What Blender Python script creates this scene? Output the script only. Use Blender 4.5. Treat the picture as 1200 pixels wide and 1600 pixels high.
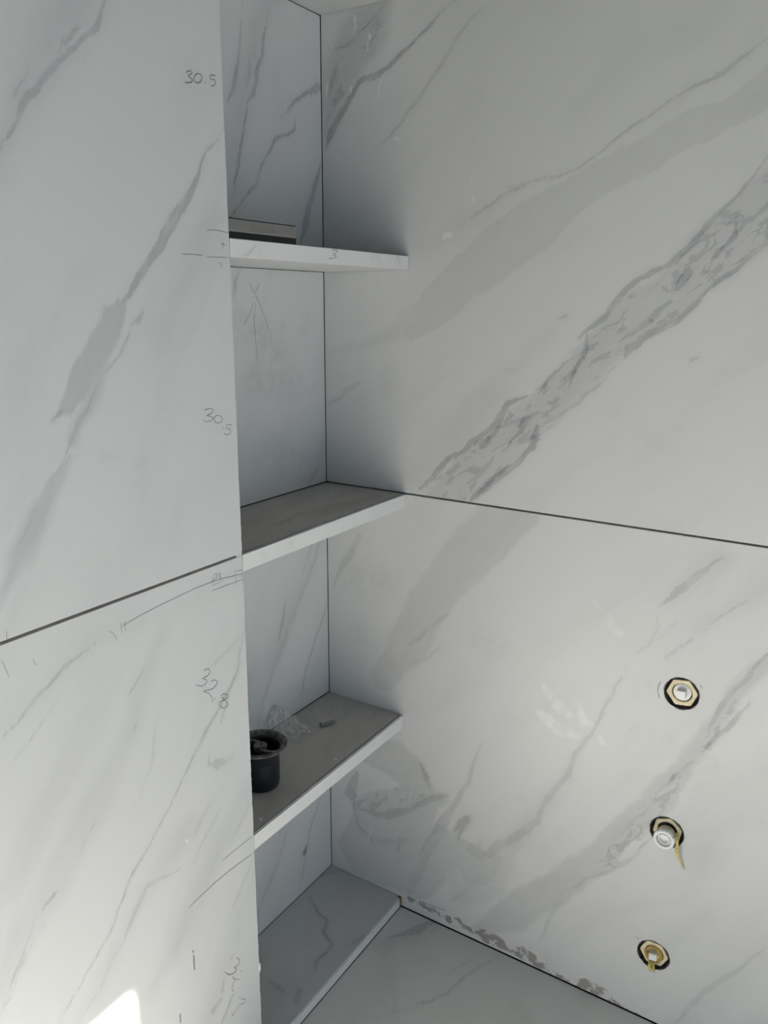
import bpy, bmesh, math, random
import numpy as np
from mathutils import Matrix, Vector

for o in list(bpy.data.objects):
    bpy.data.objects.remove(o, do_unlink=True)
SC = bpy.context.scene
COL = SC.collection
random.seed(7)

# ------------------------------------------------------------------ camera
CAM = np.array([-0.95187, -0.56816, 0.95532])
YAW, PITCH, ROLL, FPX = 32.4442, -14.5579, 0.2915, 1250.84
_y, _p, _r = [math.radians(a) for a in (YAW, PITCH, ROLL)]
FWD = np.array([math.cos(_p)*math.cos(_y), math.cos(_p)*math.sin(_y), math.sin(_p)])
_rt = np.array([math.sin(_y), -math.cos(_y), 0.0])
_up = np.cross(_rt, FWD)
RT = _rt*math.cos(_r) + _up*math.sin(_r)
UP = -_rt*math.sin(_r) + _up*math.cos(_r)
cd = bpy.data.cameras.new('camera')
cam = bpy.data.objects.new('camera', cd)
COL.objects.link(cam)
cd.sensor_fit = 'HORIZONTAL'
cd.sensor_width = 36
cd.lens = 36*FPX/1200
cd.clip_start = 0.02
cam.matrix_world = Matrix(((RT[0], UP[0], -FWD[0], CAM[0]), (RT[1], UP[1], -FWD[1], CAM[1]),
                           (RT[2], UP[2], -FWD[2], CAM[2]), (0, 0, 0, 1)))
SC.camera = cam

# ------------------------------------------------------------------ world, sun, daylight through the doorway, exposure
SC.view_settings.view_transform = 'Standard'
SC.view_settings.look = 'None'
SC.view_settings.gamma = 1
SC.view_settings.use_curve_mapping = False
SC.view_settings.exposure = 0.06
w = bpy.data.worlds.new('world')
SC.world = w
w.use_nodes = True
bg = w.node_tree.nodes['Background']
bg.inputs[0].default_value = (0.78, 0.88, 1.0, 1)
bg.inputs[1].default_value = 0.5

SUN_DIR = Vector((0.10, 0.60, -0.50)).normalized()
sd = bpy.data.lights.new('sun', 'SUN')
sd.energy = 32.0
sd.angle = 0.009
sd.color = (1.0, 0.965, 0.88)
sun = bpy.data.objects.new('sun', sd)
COL.objects.link(sun)
sun.location = (-1.2, -4, 4)
sun.rotation_euler = SUN_DIR.to_track_quat('-Z', 'Y').to_euler()

# opening in the rear wall (a doorway): sun and sky come in here
DOOR_X0, DOOR_X1, DOOR_TOP, REAR_Y = -1.38, -0.848, 1.957, -1.90
ad = bpy.data.lights.new('doorway_daylight', 'AREA')
ad.shape = 'RECTANGLE'
ad.size = DOOR_X1-DOOR_X0
ad.size_y = 1.1
ad.energy = 6.6
ad.color = (0.62, 0.80, 1.0)
al = bpy.data.objects.new('doorway_daylight', ad)
COL.objects.link(al)
al.location = ((DOOR_X0+DOOR_X1)/2, REAR_Y-0.02, 0.55)
al.rotation_euler = (math.radians(90), 0, 0)

# low wide window in the side wall, sky light
SIDE_X, SW_Y0, SW_Y1, SW_Z0, SW_Z1 = -1.75, -1.35, -0.12, 0.05, 0.70
wd = bpy.data.lights.new('window_daylight', 'AREA')
wd.shape = 'RECTANGLE'
wd.size = SW_Y1-SW_Y0
wd.size_y = SW_Z1-SW_Z0
wd.energy = 1.0
wd.color = (1.0, 0.97, 0.92)
wlt = bpy.data.objects.new('window_daylight', wd)
COL.objects.link(wlt)
wlt.location = (SIDE_X-0.08, (SW_Y0+SW_Y1)/2, (SW_Z0+SW_Z1)/2)
wlt.rotation_euler = (math.radians(90), 0, math.radians(-90))

# ------------------------------------------------------------------ sizes of the place (metres)
NW, ND = 0.3413, 0.1403                # niche width and depth
ZB, Z1, Z2, Z3, ZL = 1.3225, 1.0175, 0.6945, 0.3467, 0.0186
T1, T2, T3 = 0.0185, 0.0200, 0.0213

# a point seen in the photograph -> the point of a plane of the room
def ray(px, py):
    return FWD + RT*(px-600)/FPX - UP*(py-800)/FPX
def onx(px, py, x=0.0):
    d = ray(px, py); return CAM + d*(x-CAM[0])/d[0]
def ony(px, py, y=0.0):
    d = ray(px, py); return CAM + d*(y-CAM[1])/d[1]
def onz(px, py, z=0.0):
    d = ray(px, py); return CAM + d*(z-CAM[2])/d[2]
# plane coordinates (u, v) of each tiled surface
def uvR(px, py): p = onx(px, py); return (-p[1], p[2])
def uvL(px, py): p = ony(px, py); return (p[0], p[2])
def uvN(px, py): p = ony(px, py, ND); return (p[0], p[2])
def uvZ(z): return lambda px, py: tuple(onz(px, py, z)[:2])
def pR(u, v, off=0): return (-off, -u, v)
def pL(u, v, off=0): return (u, -off, v)
def pN(u, v, off=0): return (u, ND-off, v)
def pZ(z): return lambda u, v, off=0: (u, v, z+off)

# ------------------------------------------------------------------ helpers
def tag(o, label=None, cat=None, group=None, kind=None):
    if label: o['label'] = label
    if cat: o['category'] = cat
    if group: o['group'] = group
    if kind: o['kind'] = kind
    return o
def link(name, me, mat=None, parent=None, smooth=False):
    o = bpy.data.objects.new(name, me)
    COL.objects.link(o)
    if mat: me.materials.append(mat)
    if parent: o.parent = parent; o.matrix_parent_inverse = Matrix.Translation(-Vector(parent.location))
    if smooth:
        me.polygons.foreach_set('use_smooth', [True]*len(me.polygons))
    return o
def from_bm(name, bm, mat=None, parent=None, smooth=False):
    bmesh.ops.recalc_face_normals(bm, faces=bm.faces)
    me = bpy.data.meshes.new(name)
    bm.to_mesh(me); bm.free()
    return link(name, me, mat, parent, smooth)
def empty(name, loc):
    o = bpy.data.objects.new(name, None)
    COL.objects.link(o); o.location = loc; o.empty_display_size = 0.02
    return o
def add_box(bm, x0, x1, y0, y1, z0, z1, bev=0):
    r = bmesh.ops.create_cube(bm, size=1)
    vs = r['verts']
    bmesh.ops.scale(bm, vec=(x1-x0, y1-y0, z1-z0), verts=vs)
    bmesh.ops.translate(bm, vec=((x0+x1)/2, (y0+y1)/2, (z0+z1)/2), verts=vs)
    if bev:
        es = list({e for v in vs for e in v.link_edges})
        bmesh.ops.bevel(bm, geom=es, offset=bev, segments=2, affect='EDGES', profile=0.5)
def box(name, x0, x1, y0, y1, z0, z1, mat, parent=None, bev=0):
    bm = bmesh.new(); add_box(bm, x0, x1, y0, y1, z0, z1, bev)
    return from_bm(name, bm, mat, parent)
def add_lathe(bm, prof, seg, M, phase=0.0, radial=None, rmin=0.0):
    """prof: list of (radius, height); M maps the local z axis."""
    rings = []
    for (r, h) in prof:
        ring = []
        for i in range(seg):
            a = 2*math.pi*i/seg + phase
            rr = r*(radial(a) if radial and r > rmin else 1)
            ring.append(bm.verts.new(M @ Vector((rr*math.cos(a), rr*math.sin(a), h))))
        rings.append(ring)
    for a, b in zip(rings[:-1], rings[1:]):
        for i in range(seg):
            j = (i+1) % seg
            bm.faces.new((a[i], a[j], b[j], b[i]))
    return rings
def cap(bm, ring): bm.faces.new(ring)
def add_tube(bm, pts, rad, seg=6):
    pts = [Vector(p) for p in pts]
    rings = []
    for i, p in enumerate(pts):
        t = (pts[min(i+1, len(pts)-1)]-pts[max(i-1, 0)]).normalized()
        a = t.orthogonal().normalized() if i == 0 else (a0 - t*a0.dot(t)).normalized()
        a0 = a; b = t.cross(a)
        r = rad[i] if isinstance(rad, (list, tuple)) else rad
        rings.append([bm.verts.new(p + (a*math.cos(2*math.pi*k/seg)+b*math.sin(2*math.pi*k/seg))*r) for k in range(seg)])
    for A, B in zip(rings[:-1], rings[1:]):
        for k in range(seg):
            bm.faces.new((A[k], A[(k+1) % seg], B[(k+1) % seg], B[k]))
    cap(bm, rings[0][::-1]); cap(bm, rings[-1])

# ------------------------------------------------------------------ materials
class NT:
    def __init__(s, name):
        s.m = bpy.data.materials.new(name); s.m.use_nodes = True
        s.t = s.m.node_tree; s.b = s.t.nodes['Principled BSDF']
    def n(s, ty, **kw):
        x = s.t.nodes.new(ty)
        for k, v in kw.items(): setattr(x, k, v)
        return x
    def l(s, a, b): s.t.links.new(a, b)
    def put(s, sock, v):
        if isinstance(v, (int, float)): sock.default_value = v
        elif isinstance(v, tuple): sock.default_value = v
        else: s.l(v, sock)
    def math(s, op, a, b=0.0, c=0.0, clamp=False):
        x = s.n('ShaderNodeMath', operation=op, use_clamp=clamp)
        s.put(x.inputs[0], a); s.put(x.inputs[1], b)
        if op in ('MULTIPLY_ADD',): s.put(x.inputs[2], c)
        return x.outputs[0]
    def ss(s, v, lo, hi, a=0.0, b=1.0):
        x = s.n('ShaderNodeMapRange', interpolation_type='SMOOTHSTEP')
        s.put(x.inputs['Value'], v); s.put(x.inputs['From Min'], lo); s.put(x.inputs['From Max'], hi)
        s.put(x.inputs['To Min'], a); s.put(x.inputs['To Max'], b)
        return x.outputs[0]
    def mix(s, f, a, b, blend='MIX'):
        x = s.n('ShaderNodeMix', data_type='RGBA', blend_type=blend)
        s.put(x.inputs[0], f); s.put(x.inputs[6], a); s.put(x.inputs[7], b)
        return x.outputs[2]
    def noise(s, vec, scale, detail=3, rough=.55, dist=0.0):
        x = s.n('ShaderNodeTexNoise'); s.l(vec, x.inputs['Vector'])
        x.inputs['Scale'].default_value = scale; x.inputs['Detail'].default_value = detail
        x.inputs['Roughness'].default_value = rough; x.inputs['Distortion'].default_value = dist
        return x.outputs[0]

def simple(name, col, rough=.5, metal=0, nscale=0, namt=.2, bump=0, spec=.5, sss=0):
    k = NT(name)
    k.b.inputs['Roughness'].default_value = rough
    k.b.inputs['Metallic'].default_value = metal
    k.b.inputs['Specular IOR Level'].default_value = spec
    c4 = (*col, 1)
    if nscale:
        tc = k.n('ShaderNodeTexCoord').outputs['Object']
        f = k.noise(tc, nscale, 4)
        k.l(k.mix(k.ss(f, .35, .65), tuple(v*(1-namt) for v in col)+(1,), tuple(min(1, v*(1+namt)) for v in col)+(1,)), k.b.inputs['Base Color'])
        if bump:
            bp = k.n('ShaderNodeBump'); bp.inputs['Strength'].default_value = bump; bp.inputs['Distance'].default_value = .002
            k.l(f, bp.inputs['Height']); k.l(bp.outputs[0], k.b.inputs['Normal'])
    else:
        k.b.inputs['Base Color'].default_value = c4
    return k.m

SB, SV = 0.030, 0.008        # metres per unit of the two distance fields
def marble(name, base=(.665, .663, .652), dark=(.19, .20, .205), rough=.36, grain=0.0, cloud=.05):
    """white porcelain marble: the fields 'bands' and 'veins' on the mesh give distances to the tile's
    printed veins, the noises give them their edges"""
    k = NT(name)
    uv = k.n('ShaderNodeUVMap', uv_map='UVMap').outputs[0]
    A = k.n('ShaderNodeAttribute', attribute_name='bands')
    V = k.n('ShaderNodeAttribute', attribute_name='veins')
    D = k.n('ShaderNodeAttribute', attribute_name='stains')
    sa = k.n('ShaderNodeSeparateColor'); k.l(A.outputs['Color'], sa.inputs[0])
    sv = k.n('ShaderNodeSeparateColor'); k.l(V.outputs['Color'], sv.inputs[0])
    sdn = k.n('ShaderNodeSeparateColor'); k.l(D.outputs['Color'], sdn.inputs[0])
    st = k.n('ShaderNodeMapping'); k.l(uv, st.inputs[0]); st.inputs['Scale'].default_value = (1, 3.0, 1)   # u runs along the veins
    sst = st.outputs[0]
    n_edge = k.noise(sst, 22, 5, .62)
    n_fine = k.noise(sst, 95, 5, .68)
    n_mod = k.noise(sst, 30, 3, .6)
    n_cloud = k.noise(sst, 5, 4, .55, .6)
    n_iso = k.noise(uv, 60, 5, .65)
    # bands
    fb = k.math('MULTIPLY_ADD', k.math('SUBTRACT', n_edge, .5), .55, k.math('MULTIPLY_ADD', sa.outputs[0], 2.0, -1.0))
    mb = k.ss(fb, k.math('MULTIPLY', sa.outputs[2], -1.0), k.math('ADD', sa.outputs[2], .06))
    mb = k.math('MULTIPLY', mb, sa.outputs[1])
    mb = k.math('MULTIPLY', mb, k.math('MULTIPLY_ADD', n_mod, .5, .75))
    # veins
    fv = k.math('MULTIPLY_ADD', k.math('SUBTRACT', n_fine, .5), .95, k.math('MULTIPLY_ADD', sv.outputs[0], 2.0, -1.0))
    mv = k.math('MULTIPLY', k.ss(fv, -.16, .16), sv.outputs[1])
    mv = k.math('MULTIPLY', mv, k.ss(n_mod, .25, .6, .75, 1.5))
    halo = k.math('MULTIPLY', k.ss(fv, -1.0, .2, 0, .22), sv.outputs[1])
    # broken flecks inside the speckled field
    st2 = k.n('ShaderNodeMapping'); k.l(uv, st2.inputs[0]); st2.inputs['Scale'].default_value = (1, 2.5, 1)
    fl = k.noise(st2.outputs[0], 34, 5, .66, .5)
    mf = k.math('MULTIPLY', k.math('MULTIPLY', k.ss(fl, .53, .575), k.ss(k.math('ADD', sv.outputs[2], k.math('SUBTRACT', n_iso, .5)), .1, .5)), .24)
    vv = k.math('MAXIMUM', mv, halo)
    tot = k.math('ADD', k.math('MULTIPLY_ADD', k.math('MINIMUM', mb, vv), .45, k.math('MAXIMUM', mb, vv)), mf)
    cl = k.math('MULTIPLY', k.ss(n_cloud, .45, .8), cloud*2)
    tot = k.math('ADD', tot, cl, clamp=True)
    tot = k.math('MINIMUM', tot, .85)
    c = k.mix(tot, (*base, 1), (*dark, 1))
    if grain:
        g = k.noise(sst, 14, 4, .6)
        c = k.mix(k.math('MULTIPLY', k.ss(g, .3, .75), grain), c, tuple(v*.55 for v in base)+(1,))
    # dust specks, mortar smears, pale plaster drips
    dirt = k.math('MULTIPLY', k.ss(n_iso, .44, .54), k.ss(k.math('ADD', sdn.outputs[0], k.math('MULTIPLY', k.math('SUBTRACT', n_iso, .5), .8)), .40, .58))
    c = k.mix(k.math('MULTIPLY', dirt, .75), c, (.20, .18, .155, 1))
    smud = k.math('MULTIPLY', k.math('MULTIPLY', sdn.outputs[2], k.ss(n_iso, .3, .65)), .5)
    c = k.mix(smud, c, (.30, .29, .275, 1))
    pale = k.math('MULTIPLY', k.ss(sdn.outputs[1], .45, .56), k.ss(n_iso, .46, .53))
    c = k.mix(k.math('MULTIPLY', pale, .75), c, (.80, .79, .72, 1))
    c = k.mix(k.math('MULTIPLY', k.math('MULTIPLY', D.outputs['Alpha'], k.ss(n_edge, .3, .6)), .45), c, (.86, .85, .82, 1))
    k.l(c, k.b.inputs['Base Color'])
    k.l(k.math('ADD', k.math('MULTIPLY_ADD', n_iso, .16, rough-.08), k.math('MULTIPLY', k.math('ADD', dirt, pale), .3)), k.b.inputs['Roughness'])
    k.b.inputs['Specular IOR Level'].default_value = .45
    return k.m

M_TILE = marble('porcelain_marble')
M_SHELF = marble('porcelain_marble_dusty', base=(.47, .46, .44), dark=(.17, .17, .165), rough=.62, grain=.3, cloud=.15)
M_FLOOR = marble('porcelain_marble_floor', base=(.64, .635, .62), rough=.34, cloud=.08)
M_LEDGE = marble('porcelain_marble_ledge', base=(.53, .54, .54), rough=.32, cloud=.10)
M_EDGE = marble('porcelain_marble_edge', base=(.80, .79, .77), rough=.42, cloud=.04)
M_DARK = simple('tile_adhesive_dark_gap', (.035, .035, .034), .9, nscale=80)  # dark mortar colour of the backing and cores, seen in open joints
M_PENCIL = simple('graphite', (.22, .22, .225), .55)
M_CORE = simple('cement_board', (.30, .29, .27), .9, nscale=60)
M_PLASTER = simple('painted_plaster', (.16, .16, .15), .8, nscale=4, namt=.04)
M_WHITE = simple('white_plastic', (.86, .86, .84), .3)
M_CREAM = simple('cream_plastic', (.80, .68, .46), .5, nscale=150, namt=.08)
M_BRASS = simple('brass', (.80, .62, .25), .28, metal=.85, nscale=120, namt=.12)
M_HEMP = simple('hemp_fibre', (.66, .55, .16), .6, nscale=300, namt=.3)
M_BLACK = simple('black_plastic', (.008, .010, .012), .38, nscale=40, namt=.3)
M_BLACK_RIM = simple('dusty_black_rubber', (.075, .074, .07), .5, nscale=160, namt=.6)
M_SLEEVE = simple('dark_hole_edge', (.045, .043, .04), .85, nscale=200, namt=.7, bump=.6)
M_BAR = simple('taupe_coating', (.52, .48, .43), .5, nscale=30, namt=.08)
M_BARTOP = simple('taupe_edge', (.68, .66, .62), .4)
M_GREY = simple('grey_plug_plastic', (.24, .24, .24), .5)
M_CRUMB = simple('mortar_crumb', (.66, .65, .60), .8, nscale=400, namt=.25)
M_WOOD = simple('brown_foam', (.20, .13, .05), .8, nscale=200, namt=.5)

# ------------------------------------------------------------------ tiles with vein fields
def vnoise(u, v, scale, seed):
    rs = np.random.RandomState(seed); G = rs.rand(64, 64)
    x = u*scale; y = v*scale
    xi = np.floor(x).astype(int); yi = np.floor(y).astype(int)
    fx = x-xi; fy = y-yi
    fx = fx*fx*(3-2*fx); fy = fy*fy*(3-2*fy)
    g = lambda a, b: G[a % 64, b % 64]
    return ((g(xi, yi)*(1-fx)+g(xi+1, yi)*fx)*(1-fy)+(g(xi, yi+1)*(1-fx)+g(xi+1, yi+1)*fx)*fy)-.5

def to_plane(strokes, f, taper=False):
    """strokes: (darkness, [(px, py, halfwidth_px), ...][, softness]) read off the photograph -> metres on the plane"""
    out = []
    for s in strokes:
        dk, pts = s[0], s[1]; soft = s[2] if len(s) > 2 else .1
        q = []
        for (px, py, hw) in pts:
            a = np.array(f(px, py)); b = np.array(f(px+1, py)); c = np.array(f(px, py+1))
            J = np.array([b-a, c-a]); sc = math.sqrt(abs(np.linalg.det(J)))
            q.append((a[0], a[1], hw*sc*(.35 if taper and len(pts) > 2 and (px, py, hw) in (pts[0], pts[-1]) else 1)))
        out.append((dk, q, soft))
    return out

def field(U, V, strokes, S):
    F = np.full(U.shape, -1.0); D = np.zeros(U.shape); SO = np.full(U.shape, .1)
    for dk, q, soft in strokes:
        if len(q) == 1: q = q+q
        for a, b in zip(q[:-1], q[1:]):
            m = S + max(a[2], b[2])
            sel = (U > min(a[0], b[0])-m) & (U < max(a[0], b[0])+m) & (V > min(a[1], b[1])-m) & (V < max(a[1], b[1])+m)
            if not sel.any(): continue
            u = U[sel]; v = V[sel]
            du, dv = b[0]-a[0], b[1]-a[1]; L = du*du+dv*dv
            t = np.clip(((u-a[0])*du+(v-a[1])*dv)/L, 0, 1) if L > 1e-12 else np.zeros(u.shape)
            d = np.hypot(u-a[0]-t*du, v-a[1]-t*dv)
            s = np.clip((a[2]+(b[2]-a[2])*t-d)/S, -1, 1)
            cur = F[sel]; w_ = s > cur
            cur[w_] = s[w_]; F[sel] = cur
            dd = D[sel]; dd[w_] = dk; D[sel] = dd
            so = SO[sel]; so[w_] = soft; SO[sel] = so
    return F, D, SO

def axis(lo, hi, dlo, dhi, step, coarse=.05):
    """grid line positions from lo to hi, fine between dlo and dhi"""
    dlo = max(lo, dlo); dhi = min(hi, dhi)
    if dhi <= dlo: return np.linspace(lo, hi, max(2, int((hi-lo)/.1)+1))
    a = np.linspace(dlo, dhi, max(2, int(round((dhi-dlo)/step))+1))
    if dlo > lo+1e-6: a = np.concatenate([np.linspace(lo, dlo, max(2, int((dlo-lo)/coarse)+1))[:-1], a])
    if dhi < hi-1e-6: a = np.concatenate([a, np.linspace(dhi, hi, max(2, int((hi-dhi)/coarse)+1))[1:]])
    return a

def tile(name, mat, parent, P, us, vs, art, angle=50, depth=.008, holes=(), rough_edge=()):
    """a slab whose face is a fine grid on plane P(u, v); art holds the vein strokes in metres"""
    nu, nv = len(us), len(vs)
    U, V = np.meshgrid(us, vs); U = U.ravel().copy(); V = V.ravel().copy()
    Wu = U + .010*vnoise(U, V, 18, 1) + .004*vnoise(U, V, 60, 2)
    Wv = V + .010*vnoise(U, V, 18, 3) + .004*vnoise(U, V, 60, 4)
    FB, DB, SO = field(Wu, Wv, art.get('band', []), SB)
    FV, DV, _ = field(Wu, Wv, art.get('vein', []), SV)
    FS, _, _ = field(Wu, Wv, art.get('fleck', []), .02)
    FD, _, _ = field(U, V, art.get('dirt', []), .008)
    FP, _, _ = field(U, V, art.get('pale', []), .004)
    FM, DM, _ = field(U, V, art.get('smudge', []), .02)
    FW, _, _ = field(Wu, Wv, art.get('wipe', []), .006)
    idx = np.arange(nu*nv).reshape(nv, nu)
    # chipped edge: jitter the boundary column
    if 'umax' in rough_edge:
        rs = np.random.RandomState(5)
        U[idx[:, -1]] -= np.abs(vnoise(V[idx[:, -1]], V[idx[:, -1]]*0, 240, 9))*.0016
    quads = np.stack([idx[:-1, :-1], idx[:-1, 1:], idx[1:, 1:], idx[1:, :-1]], -1).reshape(-1, 4)
    cu = U[quads].mean(1); cv = V[quads].mean(1)
    keep = np.ones(len(quads), bool)
    for (hu, hv, hr) in holes:
        keep &= np.hypot(cu-hu, cv-hv) > hr
    used_before = np.zeros(nu*nv, bool); used_before[quads[~keep].ravel()] = True
    quads = quads[keep]
    for (hu, hv, hr) in holes:              # snap the rim of the hole to the circle
        rim = np.zeros(nu*nv, bool); rim[quads.ravel()] = True
        rim &= used_before & (np.hypot(U-hu, V-hv) < hr*1.5)
        a = np.arctan2(V[rim]-hv, U[rim]-hu)
        U[rim] = hu+np.cos(a)*hr; V[rim] = hv+np.sin(a)*hr
    per = np.concatenate([idx[0, :-1], idx[:-1, -1], idx[-1, ::-1][:-1], idx[::-1, 0][:-1]])
    verts = [P(u, v, 0) for u, v in zip(U, V)]
    n0 = len(verts)
    verts += [P(U[i], V[i], -depth) for i in per]
    m = len(per)
    faces = quads.tolist()
    for i in range(m):
        j = (i+1) % m
        faces.append([int(per[j]), int(per[i]), n0+i, n0+j])
    me = bpy.data.meshes.new(name)
    me.from_pydata(verts, [], faces)
    def put(attr, a, b, c, d=None):
        at = me.color_attributes.new(attr, 'FLOAT_COLOR', 'POINT')
        arr = np.zeros((len(verts), 4), np.float32); arr[:, 3] = 1
        arr[:n0, 0] = a; arr[:n0, 1] = b; arr[:n0, 2] = c
        if d is not None: arr[:, 3] = 0; arr[:n0, 3] = d
        at.data.foreach_set('color', arr.ravel())
    put('bands', (FB+1)/2, DB, SO)
    put('veins', (FV+1)/2, DV, np.clip(FS, 0, 1))
    put('stains', (FD+1)/2, (FP+1)/2, np.clip((FM+.6)/1.2, 0, 1)*DM, np.clip((FW+.3)/.8, 0, 1))
    ca, sa = math.cos(math.radians(angle)), math.sin(math.radians(angle))
    uvl = me.uv_layers.new(name='UVMap')
    li = np.zeros(len(me.loops), np.int32); me.loops.foreach_get('vertex_index', li)
    Ua = np.concatenate([U, U[per]]); Va = np.concatenate([V, V[per]])
    ua = (Ua*ca+Va*sa)[li]; va = (-Ua*sa+Va*ca)[li]
    uvl.data.foreach_set('uv', np.stack([ua, va], -1).astype(np.float32).ravel())
    me.update()
    bm = bmesh.new(); bm.from_mesh(me)
    bmesh.ops.recalc_face_normals(bm, faces=bm.faces)
    bm.to_mesh(me); bm.free()
    return link(name, me, mat, parent)

def art(f, **k):
    return {key: to_plane(v, f, key == 'vein') for key, v in k.items()}

def ribbons(name, lines, f, P, parent, width=.0008, mat=None, off=.00035, label=None, closed=()):
    """pencil strokes as thin ribbons lying on the tile"""
    bm = bmesh.new()
    for ln in lines:
        pts = [np.array(f(*p)) for p in ln]
        # Catmull-Rom
        Q = []
        for i in range(len(pts)-1):
            p0 = pts[max(i-1, 0)]; p1 = pts[i]; p2 = pts[i+1]; p3 = pts[min(i+2, len(pts)-1)]
            for t in np.linspace(0, 1, 5)[:-1]:
                Q.append(.5*((2*p1)+(-p0+p2)*t+(2*p0-5*p1+4*p2-p3)*t*t+(-p0+3*p1-3*p2+p3)*t**3))
        Q.append(pts[-1])
        L = []; R_ = []
        for i, p in enumerate(Q):
            d = Q[min(i+1, len(Q)-1)]-Q[max(i-1, 0)]
            d = d/(np.linalg.norm(d)+1e-9); nrm = np.array([-d[1], d[0]])
            ww = width*(.40 if 0 < i < len(Q)-1 else .2)*(.8+.4*random.random())
            L.append(bm.verts.new(P(*(p+nrm*ww), off))); R_.append(bm.verts.new(P(*(p-nrm*ww), off)))
        for i in range(len(Q)-1):
            bm.faces.new((L[i], L[i+1], R_[i+1], R_[i]))
    me = bpy.data.meshes.new(name); bm.to_mesh(me); bm.free()
    o = link(name, me, mat or M_PENCIL, parent)
    if label: o['label'] = label
    return o
def oval(cx, cy, rx, ry, tilt=0, a0=0, a1=360):
    t = math.radians(tilt); r = []
    for i in range(11):
        a = math.radians(a0+(a1-a0)*i/10)
        x, y = rx*math.cos(a), ry*math.sin(a)
        r.append((cx+x*math.cos(t)-y*math.sin(t), cy+x*math.sin(t)+y*math.cos(t)))
    return r

# ------------------------------------------------------------------ vein drawings, in photograph pixels
A_R_UP = art(uvR,
  band=[(.30, [(600,-10,18),(565,50,40),(540,100,34),(520,150,22),(510,210,9)], .5),
        (.13, [(1230,120,36),(1140,172,30),(1060,215,30),(1000,245,30),(930,280,30),(880,320,34),(830,358,40),(770,400,38),(720,440,30),(680,480,32),(640,515,20)], .05),
        (.10, [(650,500,24),(590,535,10),(520,552,3)], .2),
        (.20, [(1230,305,66),(1150,372,56),(1090,420,50),(1030,470,42),(975,510,38),(930,560,30),(880,605,26),(830,655,30),(780,700,34),(730,742,34),(690,785,24)], .2),
        (.07, [(800,580,22),(740,640,25),(690,700,28),(640,760,20)], .4),
        (.08, [(860,520,10),(800,590,12)], .4),
        (.05, [(1120,20,20),(1020,80,25),(900,170,20)], .5)],
  fleck=[(1, [(1230,305,70),(1150,372,60),(1090,420,52),(1030,470,44),(975,510,40),(930,560,34),(880,605,30),(830,655,36),(780,700,40),(730,742,40),(680,790,28)]),
         (1, [(580,40,20),(540,110,22),(515,180,14)])],
  vein=[(.36, [(720,-5,1.2),(690,25,1.5),(667,50,3.5),(640,75,2),(625,90,5),(600,110,3.5),(580,125,7),(560,130,4),(545,155,4.5),(530,180,5.5),(515,215,6),(508,235,3)]),
        (.30, [(600,5,2),(580,30,3),(560,50,2),(545,70,3),(520,75,2)]),
        (.26, [(530,100,3),(520,120,5),(512,150,5)]),
        (.16, [(758,10,2),(720,60,3),(680,110,3),(650,160,3.5),(620,200,3),(590,228,2)]),
        (.22, [(1205,62,2),(1160,90,3.5),(1120,115,4),(1080,140,3),(1040,165,2),(1000,190,2.5),(960,220,2),(920,247,2),(880,270,2),(840,285,2),(800,300,2),(760,325,2),(718,352,1.2)]),
        (.30, [(1205,238,2),(1150,300,3),(1115,335,5),(1090,370,6),(1060,395,7),(1035,410,4),(1000,430,4),(975,460,6),(950,492,5),(920,515,4),(905,530,7)]),
        (.30, [(918,520,3),(915,550,4),(895,590,3),(888,605,3)]),
        (.30, [(905,560,2),(880,572,3),(855,595,3),(840,612,4)]),
        (.32, [(825,618,4),(795,632,5),(780,650,4),(760,668,3),(740,685,5),(720,705,4),(700,720,3),(680,745,5),(656,768,5)]),
        (.30, [(1205,380,3),(1160,420,5),(1130,438,4),(1080,480,6),(1060,500,5),(1010,525,6),(985,550,8),(975,566,4)]),
        (.26, [(1050,470,10),(1020,500,6),(990,520,4),(965,538,3)]),
        (.18, [(970,570,2),(940,595,2),(900,625,2.5),(862,650,3),(845,668,5)]),
        (.34, [(840,665,7),(835,685,6),(832,700,5),(805,728,5),(780,745,7),(755,762,7),(735,782,8)]),
        (.30, [(790,640,4),(775,665,5),(755,690,6),(745,700,4)]),
        (.30, [(845,640,5),(820,660,7),(812,675,4),(795,690,4)]),
        (.24, [(770,715,5),(750,735,6),(725,760,5)]),
        (.30, [(1150,330,3),(1150,370,5),(1125,400,4),(1110,430,3)]),
        (.24, [(1105,350,3),(1140,345,4),(1165,330,4)]),
        (.30, [(1075,425,10),(1060,445,8)]),
        (.14, [(790,295,1.4),(830,286,1.4)]), (.22, [(1085,560,3),(1095,556,2)]), (.22, [(872,502,2),(884,496,3)]),
        (.12, [(508,640,4),(545,610,5),(565,600,3)]), (.14, [(775,574,1.5),(812,576,1.5)])],
  smudge=[(.35, [(605,590,12),(608,610,14)]), (.20, [(565,560,3),(566,670,3)]), (.15, [(560,700,12),(585,715,10)]), (.3, [(545,378,6),(575,376,4)]),
          (.12, [(960,640,6),(955,700,6)]), (.15, [(1000,680,14),(1015,690,10)])],
  pale=[(1, [(553,18,2),(557,58,2.5)]), (1, [(580,42,2.5),(574,80,2)]), (1, [(547,50,2),(552,52,2)]), (1, [(572,70,1),(568,100,.8)]), (1, [(511,128,2),(509,165,1.4)]),
        (1, [(549,135,2),(545,165,1.4)]), (1, [(596,122,1.5),(590,152,1.4)]), (1, [(618,214,3.5),(624,218,2.5)]), (1, [(737,278,2.4),(740,300,1.2),(741,320,1)]), (1, [(737,312,2),(745,318,1)]),
        (1, [(695,369,5),(704,366,4)]), (1, [(518,70,1.5),(522,95,1)])])

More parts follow.
